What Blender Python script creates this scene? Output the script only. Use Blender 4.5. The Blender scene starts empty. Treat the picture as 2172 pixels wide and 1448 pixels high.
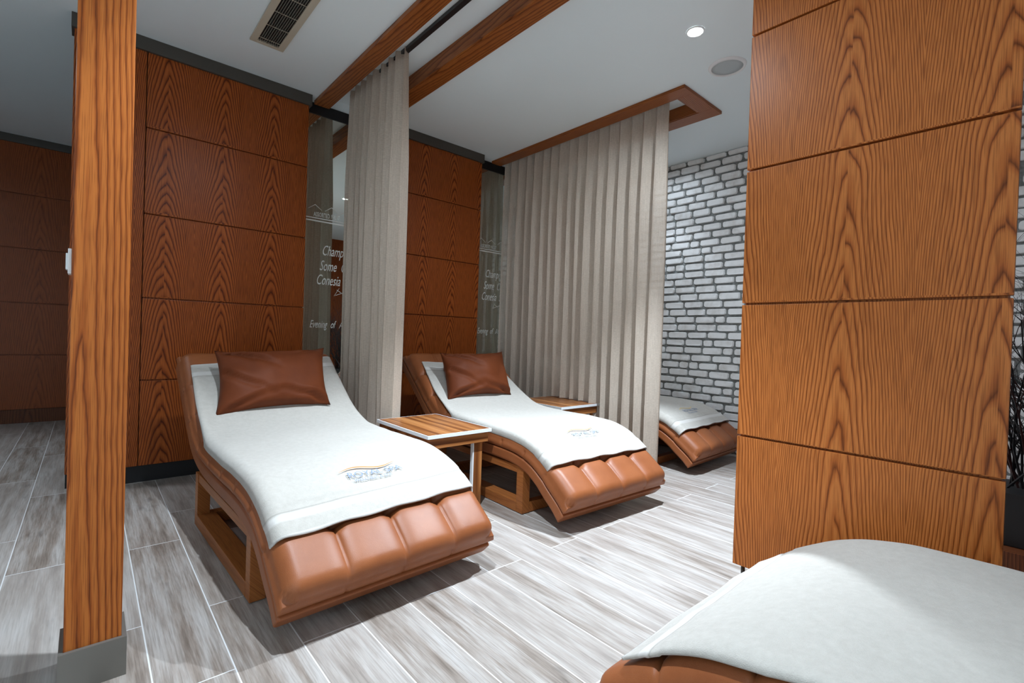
import bpy, bmesh, math, random
from mathutils import Vector, Matrix, noise

# ------------------------------------------------------------------ scene, camera, light, exposure
S = 1.05                       # all layout numbers below are in camera heights; S turns them into metres
sc = bpy.context.scene
COL = sc.collection
sc.view_settings.view_transform = 'Standard'
sc.view_settings.look = 'None'
sc.view_settings.exposure = 0.70
sc.view_settings.gamma = 1.0
sc.view_settings.use_curve_mapping = False
sc.cycles.max_bounces = 16
sc.cycles.diffuse_bounces = 10
sc.cycles.transparent_max_bounces = 16

yaw, pit, roll = 0.723322109, -0.0104338838, 0.0325710235
f_ = Vector((math.sin(yaw) * math.cos(pit), math.cos(yaw) * math.cos(pit), math.sin(pit)))
r_ = f_.cross(Vector((0, 0, 1))).normalized()
u_ = r_.cross(f_)
c_, s_ = math.cos(roll), math.sin(roll)
R_, U_ = c_ * r_ + s_ * u_, -s_ * r_ + c_ * u_
cam_data = bpy.data.cameras.new('camera')
cam_data.sensor_fit = 'HORIZONTAL'
cam_data.sensor_width = 36.0
cam_data.lens = 1019.883 / 2172 * 36
cam_data.clip_start = 0.02
cam = bpy.data.objects.new('camera', cam_data)
COL.objects.link(cam)
cam.matrix_world = Matrix(((R_.x, U_.x, -f_.x, 0), (R_.y, U_.y, -f_.y, 0), (R_.z, U_.z, -f_.z, S), (0, 0, 0, 1)))
sc.camera = cam

world = bpy.data.worlds.new('world')
sc.world = world
world.use_nodes = True
world.node_tree.nodes['Background'].inputs[0].default_value = (0.55, 0.65, 0.75, 1)
world.node_tree.nodes['Background'].inputs[1].default_value = 0.05

COOL = (0.77, 0.885, 1.0)
CEIL = 2.775
# downlights and added unseen fill spots: x, y, watts, softness, spill
LIGHTS = [(0.75, 1.417, 180, 0.03, 0.22), (2.57, 1.417, 370, 0.03, 0.14, 80, 0.6, (2.15, 1.60)), (-1.5, 0.9, 40, 0.22, 0.1), (-1.35, -0.9, 480, 0.15, 0.08),  # last one is unseen, added to bounce light onto the ceiling
          (-0.4, -0.95, 60, 0.15, 0.08), (3.1, -0.85, 5, 0.1, 0.1), (-1.3, 4.2, 110, 0.15, 0.3), (3.9, 2.6, 24, 0.05, 0.5)]  # first three are unseen fill, added; the last follows the far lounger's shadow


def add_spot(x, y, watts, soft, spill, size=88, blend=0.5, aim=None):
    d = bpy.data.lights.new('downlight_or_fill_beam', 'SPOT')
    d.energy = watts
    d.color = COOL
    d.spot_size = math.radians(size)
    d.spot_blend = blend
    d.shadow_soft_size = soft
    o = bpy.data.objects.new('downlight_or_fill_beam', d)
    o.location = (x * S, y * S, (CEIL - 0.012) * S)
    if aim:
        o.rotation_euler = Vector(((aim[0] - x) * S, (aim[1] - y) * S, -CEIL * S)).to_track_quat('-Z', 'Y').to_euler()
    COL.objects.link(o)
    # the wide, weak spill of the same spot
    d2 = bpy.data.lights.new('downlight_or_fill_spill', 'SPOT')
    d2.energy = watts * spill
    d2.color = COOL
    d2.spot_size = math.radians(172)
    d2.spot_blend = 0.6
    d2.shadow_soft_size = soft
    o2 = bpy.data.objects.new('downlight_or_fill_spill', d2)
    o2.location = o.location
    COL.objects.link(o2)


for l in LIGHTS:
    add_spot(*l)


# ------------------------------------------------------------------ node helpers
class NT:
    def __init__(self, name):
        m = bpy.data.materials.new(name)
        m.use_nodes = True
        self.m, self.t = m, m.node_tree
        self.t.nodes.clear()
        self.out = self.n('ShaderNodeOutputMaterial')
        self.b = self.n('ShaderNodeBsdfPrincipled')
        self.l(self.b.outputs[0], self.out.inputs[0])

    def n(self, k, **kw):
        x = self.t.nodes.new(k)
        for a, v in kw.items():
            setattr(x, a, v)
        return x

    def l(self, a, b):
        self.t.links.new(a, b)

    def set(self, sock, v):
        if isinstance(v, bpy.types.NodeSocket):
            self.l(v, sock)
        else:
            sock.default_value = v

    def math(self, op, a, b=None, c=None):
        x = self.n('ShaderNodeMath', operation=op)
        for i, v in enumerate((a, b, c)):
            if v is not None:
                self.set(x.inputs[i], v)
        return x.outputs[0]

    def comb(self, x, y, z):
        c = self.n('ShaderNodeCombineXYZ')
        for i, v in enumerate((x, y, z)):
            self.set(c.inputs[i], v)
        return c.outputs[0]

    def noise(self, vec, scale, detail=2.0, rough=0.5):
        x = self.n('ShaderNodeTexNoise')
        self.l(vec, x.inputs['Vector'])
        x.inputs['Scale'].default_value = scale
        x.inputs['Detail'].default_value = detail
        x.inputs['Roughness'].default_value = rough
        return x.outputs['Fac']

    def ramp(self, fac, stops):
        x = self.n('ShaderNodeValToRGB')
        self.l(fac, x.inputs[0])
        e = x.color_ramp.elements
        e[0].position, e[0].color = stops[0][0], (*stops[0][1], 1)
        e[1].position, e[1].color = stops[-1][0], (*stops[-1][1], 1)
        for p, c in stops[1:-1]:
            k = e.new(p)
            k.color = (*c, 1)
        return x.outputs[0]

    def mix(self, fac, a, b, mode='MIX'):
        x = self.n('ShaderNodeMix', data_type='RGBA', blend_type=mode)
        self.set(x.inputs[0], fac)
        self.set(x.inputs[6], a if isinstance(a, bpy.types.NodeSocket) else (*a, 1))
        self.set(x.inputs[7], b if isinstance(b, bpy.types.NodeSocket) else (*b, 1))
        return x.outputs[2]

    def bump(self, h, strength=0.3, dist=0.002):
        x = self.n('ShaderNodeBump')
        x.inputs['Strength'].default_value = strength
        x.inputs['Distance'].default_value = dist
        self.l(h, x.inputs['Height'])
        self.l(x.outputs[0], self.b.inputs['Normal'])

    def base(self, v):
        self.set(self.b.inputs['Base Color'], v if isinstance(v, bpy.types.NodeSocket) else (*v, 1))

    def p(self, **kw):
        for k, v in kw.items():
            self.set(self.b.inputs[k.replace('_', ' ')], v)
        return self

    def xyz(self, which='Object'):
        tc = self.n('ShaderNodeTexCoord')
        s = self.n('ShaderNodeSeparateXYZ')
        self.l(tc.outputs[which], s.inputs[0])
        return s.outputs[0], s.outputs[1], s.outputs[2], tc.outputs[which]


def plain(name, col, rough=0.5, metal=0.0, spec=0.5):
    t = NT(name)
    t.base(col)
    t.p(Roughness=rough, Metallic=metal)
    t.b.inputs['Specular IOR Level'].default_value = spec
    return t.m


def oak(name, across, along, leaf=0.2, lines=17.0, arch=9.0, off=0.0, light=(0.40, 0.165, 0.047), mid=(0.30, 0.105, 0.026),
        dark=(0.13, 0.038, 0.009), row=None, amp=1.6, power=1.5, jag=0.4, rough=0.36, third=None):
    """book-matched stained oak veneer: arches at the leaf joints, straight grain between them"""
    t = NT(name)
    ax = t.xyz()
    d = {'X': 0, 'Y': 1, 'Z': 2}
    a, l = ax[d[across]], ax[d[along]]
    o3 = ax[3 - d[across] - d[along]]
    # the leaf is wider than deep: fold third axis in so that edges keep grain
    a = t.math('ADD', a, t.math('MULTIPLY', o3, 0.9 if third is None else third))
    a = t.math('ADD', a, off)
    k = 0.0
    if row:
        k = t.math('FLOOR', t.math('DIVIDE', t.math('SUBTRACT', l, row[0]), row[1]))
    p = t.math('PINGPONG', a, leaf)
    leafno = t.math('FLOOR', t.math('DIVIDE', a, leaf * 2))
    seed = t.math('ADD', t.math('MULTIPLY', k, 7.31), t.math('MULTIPLY', leafno, 0.35))
    ll = t.math('ADD', l, t.math('MULTIPLY', k, 1.7))
    n1 = t.noise(t.comb(t.math('MULTIPLY', p, 5.0), t.math('MULTIPLY', ll, 1.5), seed), 1.0, 2.0)
    n2 = t.noise(t.comb(t.math('MULTIPLY', p, 40.0), t.math('MULTIPLY', ll, 9.0), seed), 1.0, 2.0)
    pn = t.math('POWER', t.math('DIVIDE', p, leaf), power)
    f = t.math('MULTIPLY', pn, lines)
    f = t.math('ADD', f, t.math('MULTIPLY', ll, arch))
    f = t.math('ADD', f, t.math('MULTIPLY', n1, amp * 2))
    f = t.math('ADD', f, t.math('MULTIPLY', n2, jag))
    fr = t.math('FRACT', f)
    c = t.ramp(fr, [(0.0, mid), (0.08, dark), (0.22, mid), (0.55, light), (0.86, light), (1.0, mid)])
    # tone varies slowly over the leaf
    n3 = t.noise(t.comb(t.math('MULTIPLY', p, 7.0), t.math('MULTIPLY', ll, 0.8), seed), 1.0, 1.0)
    c = t.mix(t.math('MULTIPLY', n3, 0.35), c, mid)
    pores = t.noise(t.comb(t.math('MULTIPLY', a, 420.0), t.math('MULTIPLY', ll, 9.0), seed), 1.0, 1.0)
    pf = t.ramp(pores, [(0.36, (0.62, 0.58, 0.55)), (0.52, (1, 1, 1))])
    c = t.mix(0.8, c, pf, 'MULTIPLY')
    t.base(c)
    t.p(Roughness=rough)
    t.b.inputs['Specular IOR Level'].default_value = 0.22
    t.bump(pores, 0.12, 0.0006)
    return t.m


M = {}
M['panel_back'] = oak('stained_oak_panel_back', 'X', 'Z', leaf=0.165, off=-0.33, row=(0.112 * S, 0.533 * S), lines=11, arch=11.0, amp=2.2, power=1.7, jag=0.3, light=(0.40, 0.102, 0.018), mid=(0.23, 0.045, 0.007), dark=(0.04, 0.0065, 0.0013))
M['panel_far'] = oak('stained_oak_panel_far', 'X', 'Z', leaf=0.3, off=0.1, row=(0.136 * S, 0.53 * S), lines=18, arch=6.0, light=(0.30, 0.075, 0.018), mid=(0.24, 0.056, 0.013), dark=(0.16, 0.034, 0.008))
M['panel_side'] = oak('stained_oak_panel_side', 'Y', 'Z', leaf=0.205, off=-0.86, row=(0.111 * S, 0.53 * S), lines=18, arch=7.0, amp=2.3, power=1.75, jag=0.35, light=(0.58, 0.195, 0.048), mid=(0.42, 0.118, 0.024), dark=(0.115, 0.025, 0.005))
M['post'] = oak('stained_oak_post', 'X', 'Z', leaf=0.3, off=0.10, lines=30, arch=0.9, amp=0.9, light=(0.50, 0.155, 0.030), mid=(0.36, 0.092, 0.015), dark=(0.12, 0.024, 0.004))
M['board_y'] = oak('stained_oak_board_lengthwise', 'X', 'Y', leaf=0.4, off=0.06, lines=30, arch=2.2, amp=1.4, light=(0.36, 0.115, 0.027), mid=(0.25, 0.068, 0.015), dark=(0.10, 0.022, 0.005))
M['board_x'] = oak('stained_oak_board_crosswise', 'Y', 'X', leaf=0.4, off=0.06, lines=30, arch=2.2, amp=1.4, light=(0.36, 0.115, 0.027), mid=(0.25, 0.068, 0.015), dark=(0.10, 0.022, 0.005))
M['frame_wood'] = oak('lounger_frame_wood', 'X', 'Y', leaf=0.3, off=0.03, lines=12, arch=1.0, amp=0.7, light=(0.36, 0.125, 0.034), mid=(0.33, 0.11, 0.03), dark=(0.27, 0.085, 0.022))
def laminate(name, across, along):
    t = NT(name)
    ax = t.xyz()
    d = {'X': 0, 'Y': 1, 'Z': 2}
    a, l = ax[d[across]], ax[d[along]]
    b1 = t.noise(t.comb(t.math('MULTIPLY', a, 17.0), t.math('MULTIPLY', l, 0.7), t.math('MULTIPLY', ax[3 - d[across] - d[along]], 9.0)), 1.0, 3.0, 0.6)
    b2 = t.noise(t.comb(t.math('MULTIPLY', a, 130.0), t.math('MULTIPLY', l, 3.0), 0.0), 1.0, 2.0)
    c = t.ramp(b1, [(0.30, (0.11, 0.032, 0.010)), (0.43, (0.23, 0.080, 0.023)), (0.54, (0.40, 0.16, 0.05)), (0.70, (0.50, 0.225, 0.08))])
    c = t.mix(0.6, c, t.ramp(b2, [(0.35, (0.7, 0.66, 0.6)), (0.6, (1, 1, 1))]), 'MULTIPLY')
    t.base(c)
    t.p(Roughness=0.34)
    t.b.inputs['Specular IOR Level'].default_value = 0.35
    return t.m


M['table_wood'] = laminate('walnut_laminate', 'X', 'Y')
M['table_leg'] = laminate('walnut_laminate_upright', 'X', 'Z')
M['apron_wood'] = laminate('walnut_laminate_crosswise', 'Z', 'X')
M['white_edge'] = plain('white_edging', (0.78, 0.82, 0.84), 0.35)
M['trim_grey'] = plain('taupe_trim_paint', (0.062, 0.054, 0.044), 0.5)
M['black'] = plain('black_paint', (0.006, 0.006, 0.007), 0.55)
M['black_metal'] = plain('black_metal', (0.012, 0.012, 0.014), 0.4)
M['steel'] = plain('brushed_taupe_metal', (0.20, 0.19, 0.17), 0.42, 0.5)
M['dark_steel'] = plain('dark_steel', (0.12, 0.14, 0.14), 0.35, 0.8)
M['white_plastic'] = plain('white_plastic', (0.8, 0.8, 0.8), 0.35)
M['ivory'] = plain('ivory_vent_paint', (0.52, 0.46, 0.36), 0.5)
M['vent_slat'] = plain('grey_vent_slat', (0.20, 0.19, 0.16), 0.5)
M['grille'] = plain('speaker_mesh_grey', (0.46, 0.50, 0.51), 0.6)
M['text'] = plain('etched_white_lettering', (0.66, 0.65, 0.6), 0.7)
M['orange_thread'] = plain('orange_thread', (0.62, 0.22, 0.05), 0.7)
M['blue_thread'] = plain('pale_blue_thread', (0.20, 0.26, 0.37), 0.7)
M['yellow_thread'] = plain('gold_thread', (0.72, 0.52, 0.16), 0.7)
M['twig'] = plain('dark_red_twigs', (0.035, 0.007, 0.006), 0.6)
M['twig_black'] = plain('black_twigs', (0.008, 0.008, 0.01), 0.6)
M['plinth_wood'] = oak('dark_plinth_wood', 'Y', 'Z', leaf=0.3, lines=20, arch=3, light=(0.16, 0.05, 0.018), mid=(0.11, 0.033, 0.012), dark=(0.05, 0.014, 0.006))

t = NT('mirror_glass')
t.base((0.80, 0.85, 0.81))
t.p(Roughness=0.0, Metallic=1.0)
M['mirror'] = t.m

t = NT('lamp_lens')
t.base((1, 1, 1))
t.p(Roughness=0.4)
t.b.inputs['Emission Color'].default_value = (0.93, 0.98, 1, 1)
t.b.inputs['Emission Strength'].default_value = 30.0
M['lens'] = t.m

t = NT('white_ceiling_paint')
x, y, z, v = t.xyz()
t.base(t.ramp(t.noise(v, 0.7, 2), [(0.3, (0.77, 0.845, 0.87)), (0.7, (0.81, 0.88, 0.90))]))
t.p(Roughness=0.75)
t.bump(t.noise(v, 220, 2), 0.06, 0.001)
M['ceiling'] = t.m

# wood-look floor tiles, long side away from the camera
t = NT('wood_look_floor_tile')
x, y, z, v = t.xyz()
TW = 0.19 * S
bt = t.n('ShaderNodeTexBrick')
bt.offset, bt.offset_frequency, bt.squash = 0.37, 2, 1.0
t.l(t.comb(t.math('ADD', y, 0.28), t.math('SUBTRACT', x, 0.153 * S), 0.0), bt.inputs['Vector'])
bt.inputs['Color1'].default_value = (0.0, 0.0, 0.0, 1)
bt.inputs['Color2'].default_value = (1, 1, 1, 1)
bt.inputs['Mortar'].default_value = (0.5, 0.5, 0.5, 1)
bt.inputs['Scale'].default_value = 1.0
bt.inputs['Mortar Size'].default_value = 0.0022
bt.inputs['Mortar Smooth'].default_value = 0.1
bt.inputs['Bias'].default_value = 0.0
bt.inputs['Brick Width'].default_value = 1.18
bt.inputs['Row Height'].default_value = TW
rnd = t.math('MULTIPLY', bt.outputs['Color'], 23.0)
g1 = t.noise(t.comb(t.math('MULTIPLY', x, 22.0), t.math('MULTIPLY', y, 1.9), rnd), 1.0, 6.0, 0.62)
g2 = t.noise(t.comb(t.math('MULTIPLY', x, 190.0), t.math('MULTIPLY', y, 6.0), rnd), 1.0, 3.0, 0.6)
g3 = t.noise(t.comb(t.math('MULTIPLY', x, 9.0), t.math('MULTIPLY', y, 2.5), rnd), 1.0, 3.0, 0.7)
c = t.ramp(g1, [(0.25, (0.115, 0.085, 0.065)), (0.43, (0.28, 0.235, 0.20)), (0.57, (0.40, 0.365, 0.335)), (0.78, (0.50, 0.48, 0.46))])
c = t.mix(0.75, c, t.ramp(g2, [(0.32, (0.55, 0.52, 0.49)), (0.58, (1, 1, 1))]), 'MULTIPLY')
c = t.mix(0.9, c, t.ramp(g3, [(0.62, (1, 1, 1)), (0.76, (0.36, 0.35, 0.35))]), 'MULTIPLY')
c = t.mix(t.math('MULTIPLY', bt.outputs['Color'], 0.35), c, (0.50, 0.47, 0.445))
c = t.mix(bt.outputs['Fac'], c, (0.70, 0.71, 0.71))
t.base(c)
t.p(Roughness=t.math('ADD', 0.34, t.math('MULTIPLY', g1, 0.2)))
t.bump(t.math('SUBTRACT', t.math('MULTIPLY', g2, 0.3), bt.outputs['Fac']), 0.25, 0.0015)
M['floor'] = t.m

# painted brick
t = NT('white_painted_brick')
x, y, z, v = t.xyz()
n = t.noise(v, 9.0, 4, 0.65)
t.base(t.ramp(n, [(0.28, (0.66, 0.65, 0.63)), (0.5, (0.82, 0.83, 0.83)), (0.75, (0.87, 0.88, 0.88))]))
t.p(Roughness=0.7)
t.bump(t.noise(v, 60, 4, 0.7), 0.35, 0.003)
M['brick'] = t.m
t = NT('grey_mortar')
x, y, z, v = t.xyz()
t.base(t.ramp(t.noise(v, 40, 3), [(0.3, (0.15, 0.16, 0.155)), (0.7, (0.25, 0.26, 0.255))]))
t.p(Roughness=0.9)
t.bump(t.noise(v, 150, 3), 0.5, 0.003)
M['mortar'] = t.m

# leather
def leather(name, c0, c1, rough, spec=0.38):
    t = NT(name)
    x, y, z, v = t.xyz()
    t.base(t.ramp(t.noise(v, 5.0, 5, 0.6), [(0.3, c0), (0.7, c1)]))
    t.p(Roughness=rough)
    t.b.inputs['Specular IOR Level'].default_value = spec
    vo = t.n('ShaderNodeTexVoronoi')
    t.l(v, vo.inputs['Vector'])
    vo.inputs['Scale'].default_value = 420
    h = t.math('ADD', t.math('MULTIPLY', vo.outputs['Distance'], 0.5), t.noise(v, 30, 4, 0.6))
    t.bump(h, 0.16, 0.0022)
    return t.m


M['leather'] = leather('tan_leather', (0.235, 0.069, 0.021), (0.31, 0.099, 0.033), 0.44)
M['leather_dark'] = leather('chestnut_leather', (0.105, 0.024, 0.0065), (0.15, 0.036, 0.010), 0.6, 0.16)

# terry towel
t = NT('white_terry')
tc = t.n('ShaderNodeUVMap')
sp = t.n('ShaderNodeSeparateXYZ')
t.l(tc.outputs[0], sp.inputs[0])
x, y, z, v = t.xyz()
loop = t.noise(v, 380, 2, 0.7)
big = t.noise(v, 14, 3, 0.6)
mott = t.ramp(t.noise(v, 46, 4, 0.65), [(0.3, (0, 0, 0)), (0.7, (1, 1, 1))])
t.base(t.mix(t.math('MULTIPLY', t.math('ADD', loop, mott), 0.38), (0.535, 0.51, 0.465), (0.385, 0.36, 0.32)))
ed = sp.outputs[1]
line = t.ramp(t.math('ABSOLUTE', t.math('SUBTRACT', ed, 0.098)), [(0.0, (1, 1, 1)), (0.004, (0, 0, 0))])
band = t.ramp(t.math('ABSOLUTE', t.math('SUBTRACT', ed, 0.076)), [(0.014, (1, 1, 1)), (0.017, (0, 0, 0))])
hemm = t.ramp(ed, [(0.008, (1, 1, 1)), (0.011, (0, 0, 0))])
base = t.b.inputs['Base Color'].links[0].from_socket
base = t.mix(t.math('MULTIPLY', t.math('MAXIMUM', band, hemm), 0.75), base, (0.62, 0.60, 0.57))
base = t.mix(t.math('MULTIPLY', line, 0.7), base, (0.30, 0.28, 0.25))
t.base(base)
t.p(Roughness=0.95)
t.b.inputs['Specular IOR Level'].default_value = 0.1
t.b.inputs['Sheen Weight'].default_value = 0.25
t.b.inputs['Sheen Roughness'].default_value = 0.5
t.bump(t.math('ADD', t.math('MULTIPLY', loop, t.math('SUBTRACT', 0.6, t.math('MULTIPLY', band, 0.5))), t.math('MULTIPLY', big, 1.6)), 0.55, 0.004)
M['towel'] = t.m

# sheer linen curtain
t = NT('sheer_linen')
x, y, z, v = t.xyz()
w1 = t.noise(t.comb(t.math('MULTIPLY', x, 60.0), t.math('MULTIPLY', y, 60.0), t.math('MULTIPLY', z, 700.0)), 1.0, 2)
w2 = t.noise(t.comb(t.math('MULTIPLY', x, 900.0), t.math('MULTIPLY', y, 900.0), t.math('MULTIPLY', z, 8.0)), 1.0, 2)
w = t.math('MULTIPLY', t.math('ADD', w1, w2), 0.5)
colr = t.ramp(w, [(0.35, (0.53, 0.445, 0.36)), (0.65, (0.71, 0.615, 0.52))])
t.base(colr)
t.p(Roughness=0.85)
t.b.inputs['Specular IOR Level'].default_value = 0.15
tr = t.n('ShaderNodeBsdfTranslucent')
t.l(colr, tr.inputs[0])
mx = t.n('ShaderNodeMixShader')
mx.inputs[0].default_value = 0.2
t.l(t.b.outputs[0], mx.inputs[1])
t.l(tr.outputs[0], mx.inputs[2])
tp = t.n('ShaderNodeBsdfTransparent')
mx2 = t.n('ShaderNodeMixShader')
t.set(mx2.inputs[0], t.ramp(w, [(0.4, (0.16, 0.16, 0.16)), (0.6, (0.05, 0.05, 0.05))]))
t.l(mx.outputs[0], mx2.inputs[1])
t.l(tp.outputs[0], mx2.inputs[2])
t.l(mx2.outputs[0], t.out.inputs[0])
M['curtain'] = t.m


# ------------------------------------------------------------------ mesh helpers (layout units in, metres out)
def new_obj(name, mesh, mats, parent=None):
    o = bpy.data.objects.new(name, mesh)
    COL.objects.link(o)
    for m in (mats if isinstance(mats, (list, tuple)) else [mats]):
        mesh.materials.append(m)
    if parent is not None:
        o.parent = parent
    return o


def from_bm(name, bm, mats, parent=None, smooth=False):
    me = bpy.data.meshes.new(name)
    bm.normal_update()
    if smooth:
        for f in bm.faces:
            f.smooth = True
    bm.to_mesh(me)
    bm.free()
    return new_obj(name, me, mats, parent)


def bx(bm, x0, x1, y0, y1, z0, z1, bevel=0.0, mat=0):
    v = [bm.verts.new((x * S, y * S, z * S)) for x in (x0, x1) for y in (y0, y1) for z in (z0, z1)]
    fs = [(0, 1, 3, 2), (4, 6, 7, 5), (0, 4, 5, 1), (2, 3, 7, 6), (0, 2, 6, 4), (1, 5, 7, 3)]
    faces = [bm.faces.new([v[i] for i in f]) for f in fs]
    for f in faces:
        f.material_index = mat
    if bevel:
        es = {e for f in faces for e in f.edges}
        r = bmesh.ops.bevel(bm, geom=list(es), offset=bevel * S, segments=2, affect='EDGES', profile=0.6)
        for f in r['faces']:
            f.material_index = mat
    return faces


def box(name, dims, mat, parent=None, bevel=0.0):
    bm = bmesh.new()
    bx(bm, *dims, bevel=bevel)
    return from_bm(name, bm, mat, parent)


def boxes(name, lst, mat, parent=None, bevel=0.0):
    bm = bmesh.new()
    for d in lst:
        bx(bm, *d, bevel=bevel)
    return from_bm(name, bm, mat, parent)


def lathe(name, prof, mat, loc=(0, 0, 0), parent=None, seg=40):
    """prof: (radius, z) pairs; turned about z at loc"""
    bm = bmesh.new()
    rings = []
    for r, z in prof:
        if r < 1e-6:
            rings.append([bm.verts.new((loc[0] * S, loc[1] * S, (loc[2] + z) * S))])
        else:
            rings.append([bm.verts.new(((loc[0] + r * math.cos(2 * math.pi * i / seg)) * S, (loc[1] + r * math.sin(2 * math.pi * i / seg)) * S, (loc[2] + z) * S)) for i in range(seg)])
    for a, b in zip(rings, rings[1:]):
        for i in range(seg):
            j = (i + 1) % seg
            if len(a) == 1:
                bm.faces.new((a[0], b[j], b[i]))
            elif len(b) == 1:
                bm.faces.new((a[i], a[j], b[0]))
            else:
                bm.faces.new((a[i], a[j], b[j], b[i]))
    bmesh.ops.recalc_face_normals(bm, faces=bm.faces)
    return from_bm(name, bm, mat, parent, smooth=True)


def empty(name, loc=(0, 0, 0), rot=0.0):
    o = bpy.data.objects.new(name, None)
    COL.objects.link(o)
    o.location = Vector(loc) * S
    o.rotation_euler = (0, 0, rot)
    o.empty_display_size = 0.1
    return o


def tag(o, label, cat, group=None):
    o['label'] = label
    o['category'] = cat
    if group:
        o['group'] = group
    return o


def struct(o):
    o['kind'] = 'structure'
    return o


def text_mesh(s, size, shear=0.0, extrude=0.0):
    """letters as a mesh in the xy plane, left aligned, size in layout units"""
    cu = bpy.data.curves.new('letters', 'FONT')
    cu.body = s
    cu.size = size * S
    cu.shear = shear
    cu.extrude = extrude * S
    cu.resolution_u = 3
    o = bpy.data.objects.new('letters', cu)
    COL.objects.link(o)
    dg = bpy.context.evaluated_depsgraph_get()
    me = bpy.data.meshes.new_from_object(o.evaluated_get(dg))
    COL.objects.unlink(o)
    bpy.data.objects.remove(o)
    return me


# ------------------------------------------------------------------ the room
XL, XR, YB, YF = -2.4, 4.40, -1.55, 6.65
struct(box('floor', (XL - .1, XR + .3, YB - .1, YF + .2, -0.06, 0.0), M['floor']))

# ceiling with two recessed curtain pockets
P1 = (1.39, 1.715, -1.3, 3.90)      # pocket of the first curtain
P2 = (3.166, 3.47, 1.86, 3.90)      # pocket of the second curtain
bm = bmesh.new()
xs = [XL - .1, P1[0], P1[1], P2[0], P2[1], XR + .3]
ys = [YB - .1, P1[2], P2[2], 3.90, YF + .2]
for i in range(5):
    for j in range(4):
        if (i == 1 and j in (1, 2)) or (i == 3 and j == 2):
            bx(bm, xs[i], xs[i + 1], ys[j], ys[j + 1], 1.0 + 1.85, 1.0 + 1.93)
        else:
            bx(bm, xs[i], xs[i + 1], ys[j], ys[j + 1], CEIL, 1.0 + 1.93)
struct(from_bm('ceiling', bm, M['ceiling']))

# back wall core behind mirrors and panels, side walls, far corridor wall, wall behind the camera
struct(box('wall_back', (-0.087, XR, 3.91, 4.02, 0.0, CEIL), M['black']))
struct(box('wall_left', (XL - .1, XL, YB, YF, 0.0, CEIL), M['ceiling']))

SEAMS = [0.112, 0.65, 1.168, 1.694, 2.228, 2.692]


def clad(bm, x0, x1, yf, yb, seams=SEAMS, gap=0.008):
    for a, b in zip(seams, seams[1:]):
        bx(bm, x0, x1, yf, yb, a + (gap / 2 if a != seams[0] else 0), b - (gap / 2 if b != seams[-1] else 0), bevel=0.0025)
    bx(bm, x0 + 0.004, x1 - 0.004, yf + 0.014, yb + .003, seams[0] + .01, seams[-1])


# first bay: stile plus five stacked panels; recessed black plinth below; taupe cove above
bm = bmesh.new()
clad(bm, 0.252, 1.225, 3.79, 3.90)
bx(bm, -0.087, 0.248, 3.79, 3.90, 0.112, 2.692, bevel=0.002)
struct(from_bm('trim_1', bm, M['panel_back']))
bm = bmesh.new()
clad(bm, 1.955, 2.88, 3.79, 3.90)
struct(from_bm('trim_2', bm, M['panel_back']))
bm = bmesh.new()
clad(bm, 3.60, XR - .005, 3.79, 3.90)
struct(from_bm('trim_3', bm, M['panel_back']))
for n, (a, b) in enumerate(((-0.10, 1.243), (1.945, 2.895), (3.585, XR - .003))):
    struct(box('trim_%d' % (4 + n), (a, b, 3.772, 3.905, 2.692, CEIL - .001), M['trim_grey'], bevel=0.002))
struct(boxes('trim_7', [(1.244, 1.944, 3.888, 3.908, 2.69, CEIL - .001), (2.896, 3.584, 3.888, 3.908, 2.69, CEIL - .001)], M['black']))
struct(boxes('baseboard_back', [(-0.07, 1.235, 3.83, 3.907, 0.0, 0.11), (1.25, 1.95, 3.88, 3.908, 0.0, 0.11), (1.955, 2.88, 3.83, 3.907, 0.0, 0.11), (2.885, 3.595, 3.88, 3.908, 0, .11), (3.60, XR - .005, 3.83, 3.907, 0.0, 0.11)], M['black']))

# far corridor wall
struct(box('wall_far', (XL, XR, YF + .06, YF + .16, 0.0, CEIL), M['trim_grey']))
bm = bmesh.new()
fs = [0.136, 0.667, 1.172, 1.698, 2.22, 2.70]
clad(bm, XL + .005, 1.5, YF, YF + .055, seams=fs, gap=0.01)
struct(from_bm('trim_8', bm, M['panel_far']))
struct(box('trim_9', (XL + .005, 1.5, YF - .012, YF + .058, 2.70, CEIL - .001), M['trim_grey']))
struct(box('baseboard_far', (XL + .005, 1.5, YF + .012, YF + .058, 0.0, 0.134), M['plinth_wood']))

# wall behind the camera: left part made white to bounce light, right part panelled
struct(box('wall_front', (XL, 1.9, YB - .1, YB, 0.0, CEIL), M['ceiling']))
struct(box('wall_behind', (1.9, XR, YB - .1, YB, 0.0, CEIL), M['panel_far']))

# painted brick wall on the right: bricks laid one by one in uneven courses
rng = random.Random(5)
bm = bmesh.new()
bx(bm, XR + .012, XR + .12, YB, 3.91, 0.0, CEIL, mat=1)


def brick(bm, y0, y1, z0, z1, d):
    n = 10
    pts = []
    r = min(0.014, (z1 - z0) * 0.3)
    cs = [(y0 + r, z0 + r, 180), (y1 - r, z0 + r, 270), (y1 - r, z1 - r, 0), (y0 + r, z1 - r, 90)]
    for cy, cz, a0 in cs:
        for k in range(3):
            a = math.radians(a0 + 45 * k)
            pts.append((cy + r * math.cos(a) + rng.uniform(-.002, .002), cz + r * math.sin(a) + rng.uniform(-.002, .002)))
    fr = [bm.verts.new(((XR - d * rng.uniform(.8, 1.1)) * S, (y * .94 + .06 * (y0 + y1) / 2) * S, (z * .9 + .1 * (z0 + z1) / 2) * S)) for y, z in pts]
    bk = [bm.verts.new(((XR + .014) * S, y * S, z * S)) for y, z in pts]
    bm.faces.new(list(reversed(fr))).smooth = False
    m = len(pts)
    for i in range(m):
        j = (i + 1) % m
        f = bm.faces.new((fr[i], fr[j], bk[j], bk[i]))
        f.smooth = True


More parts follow.
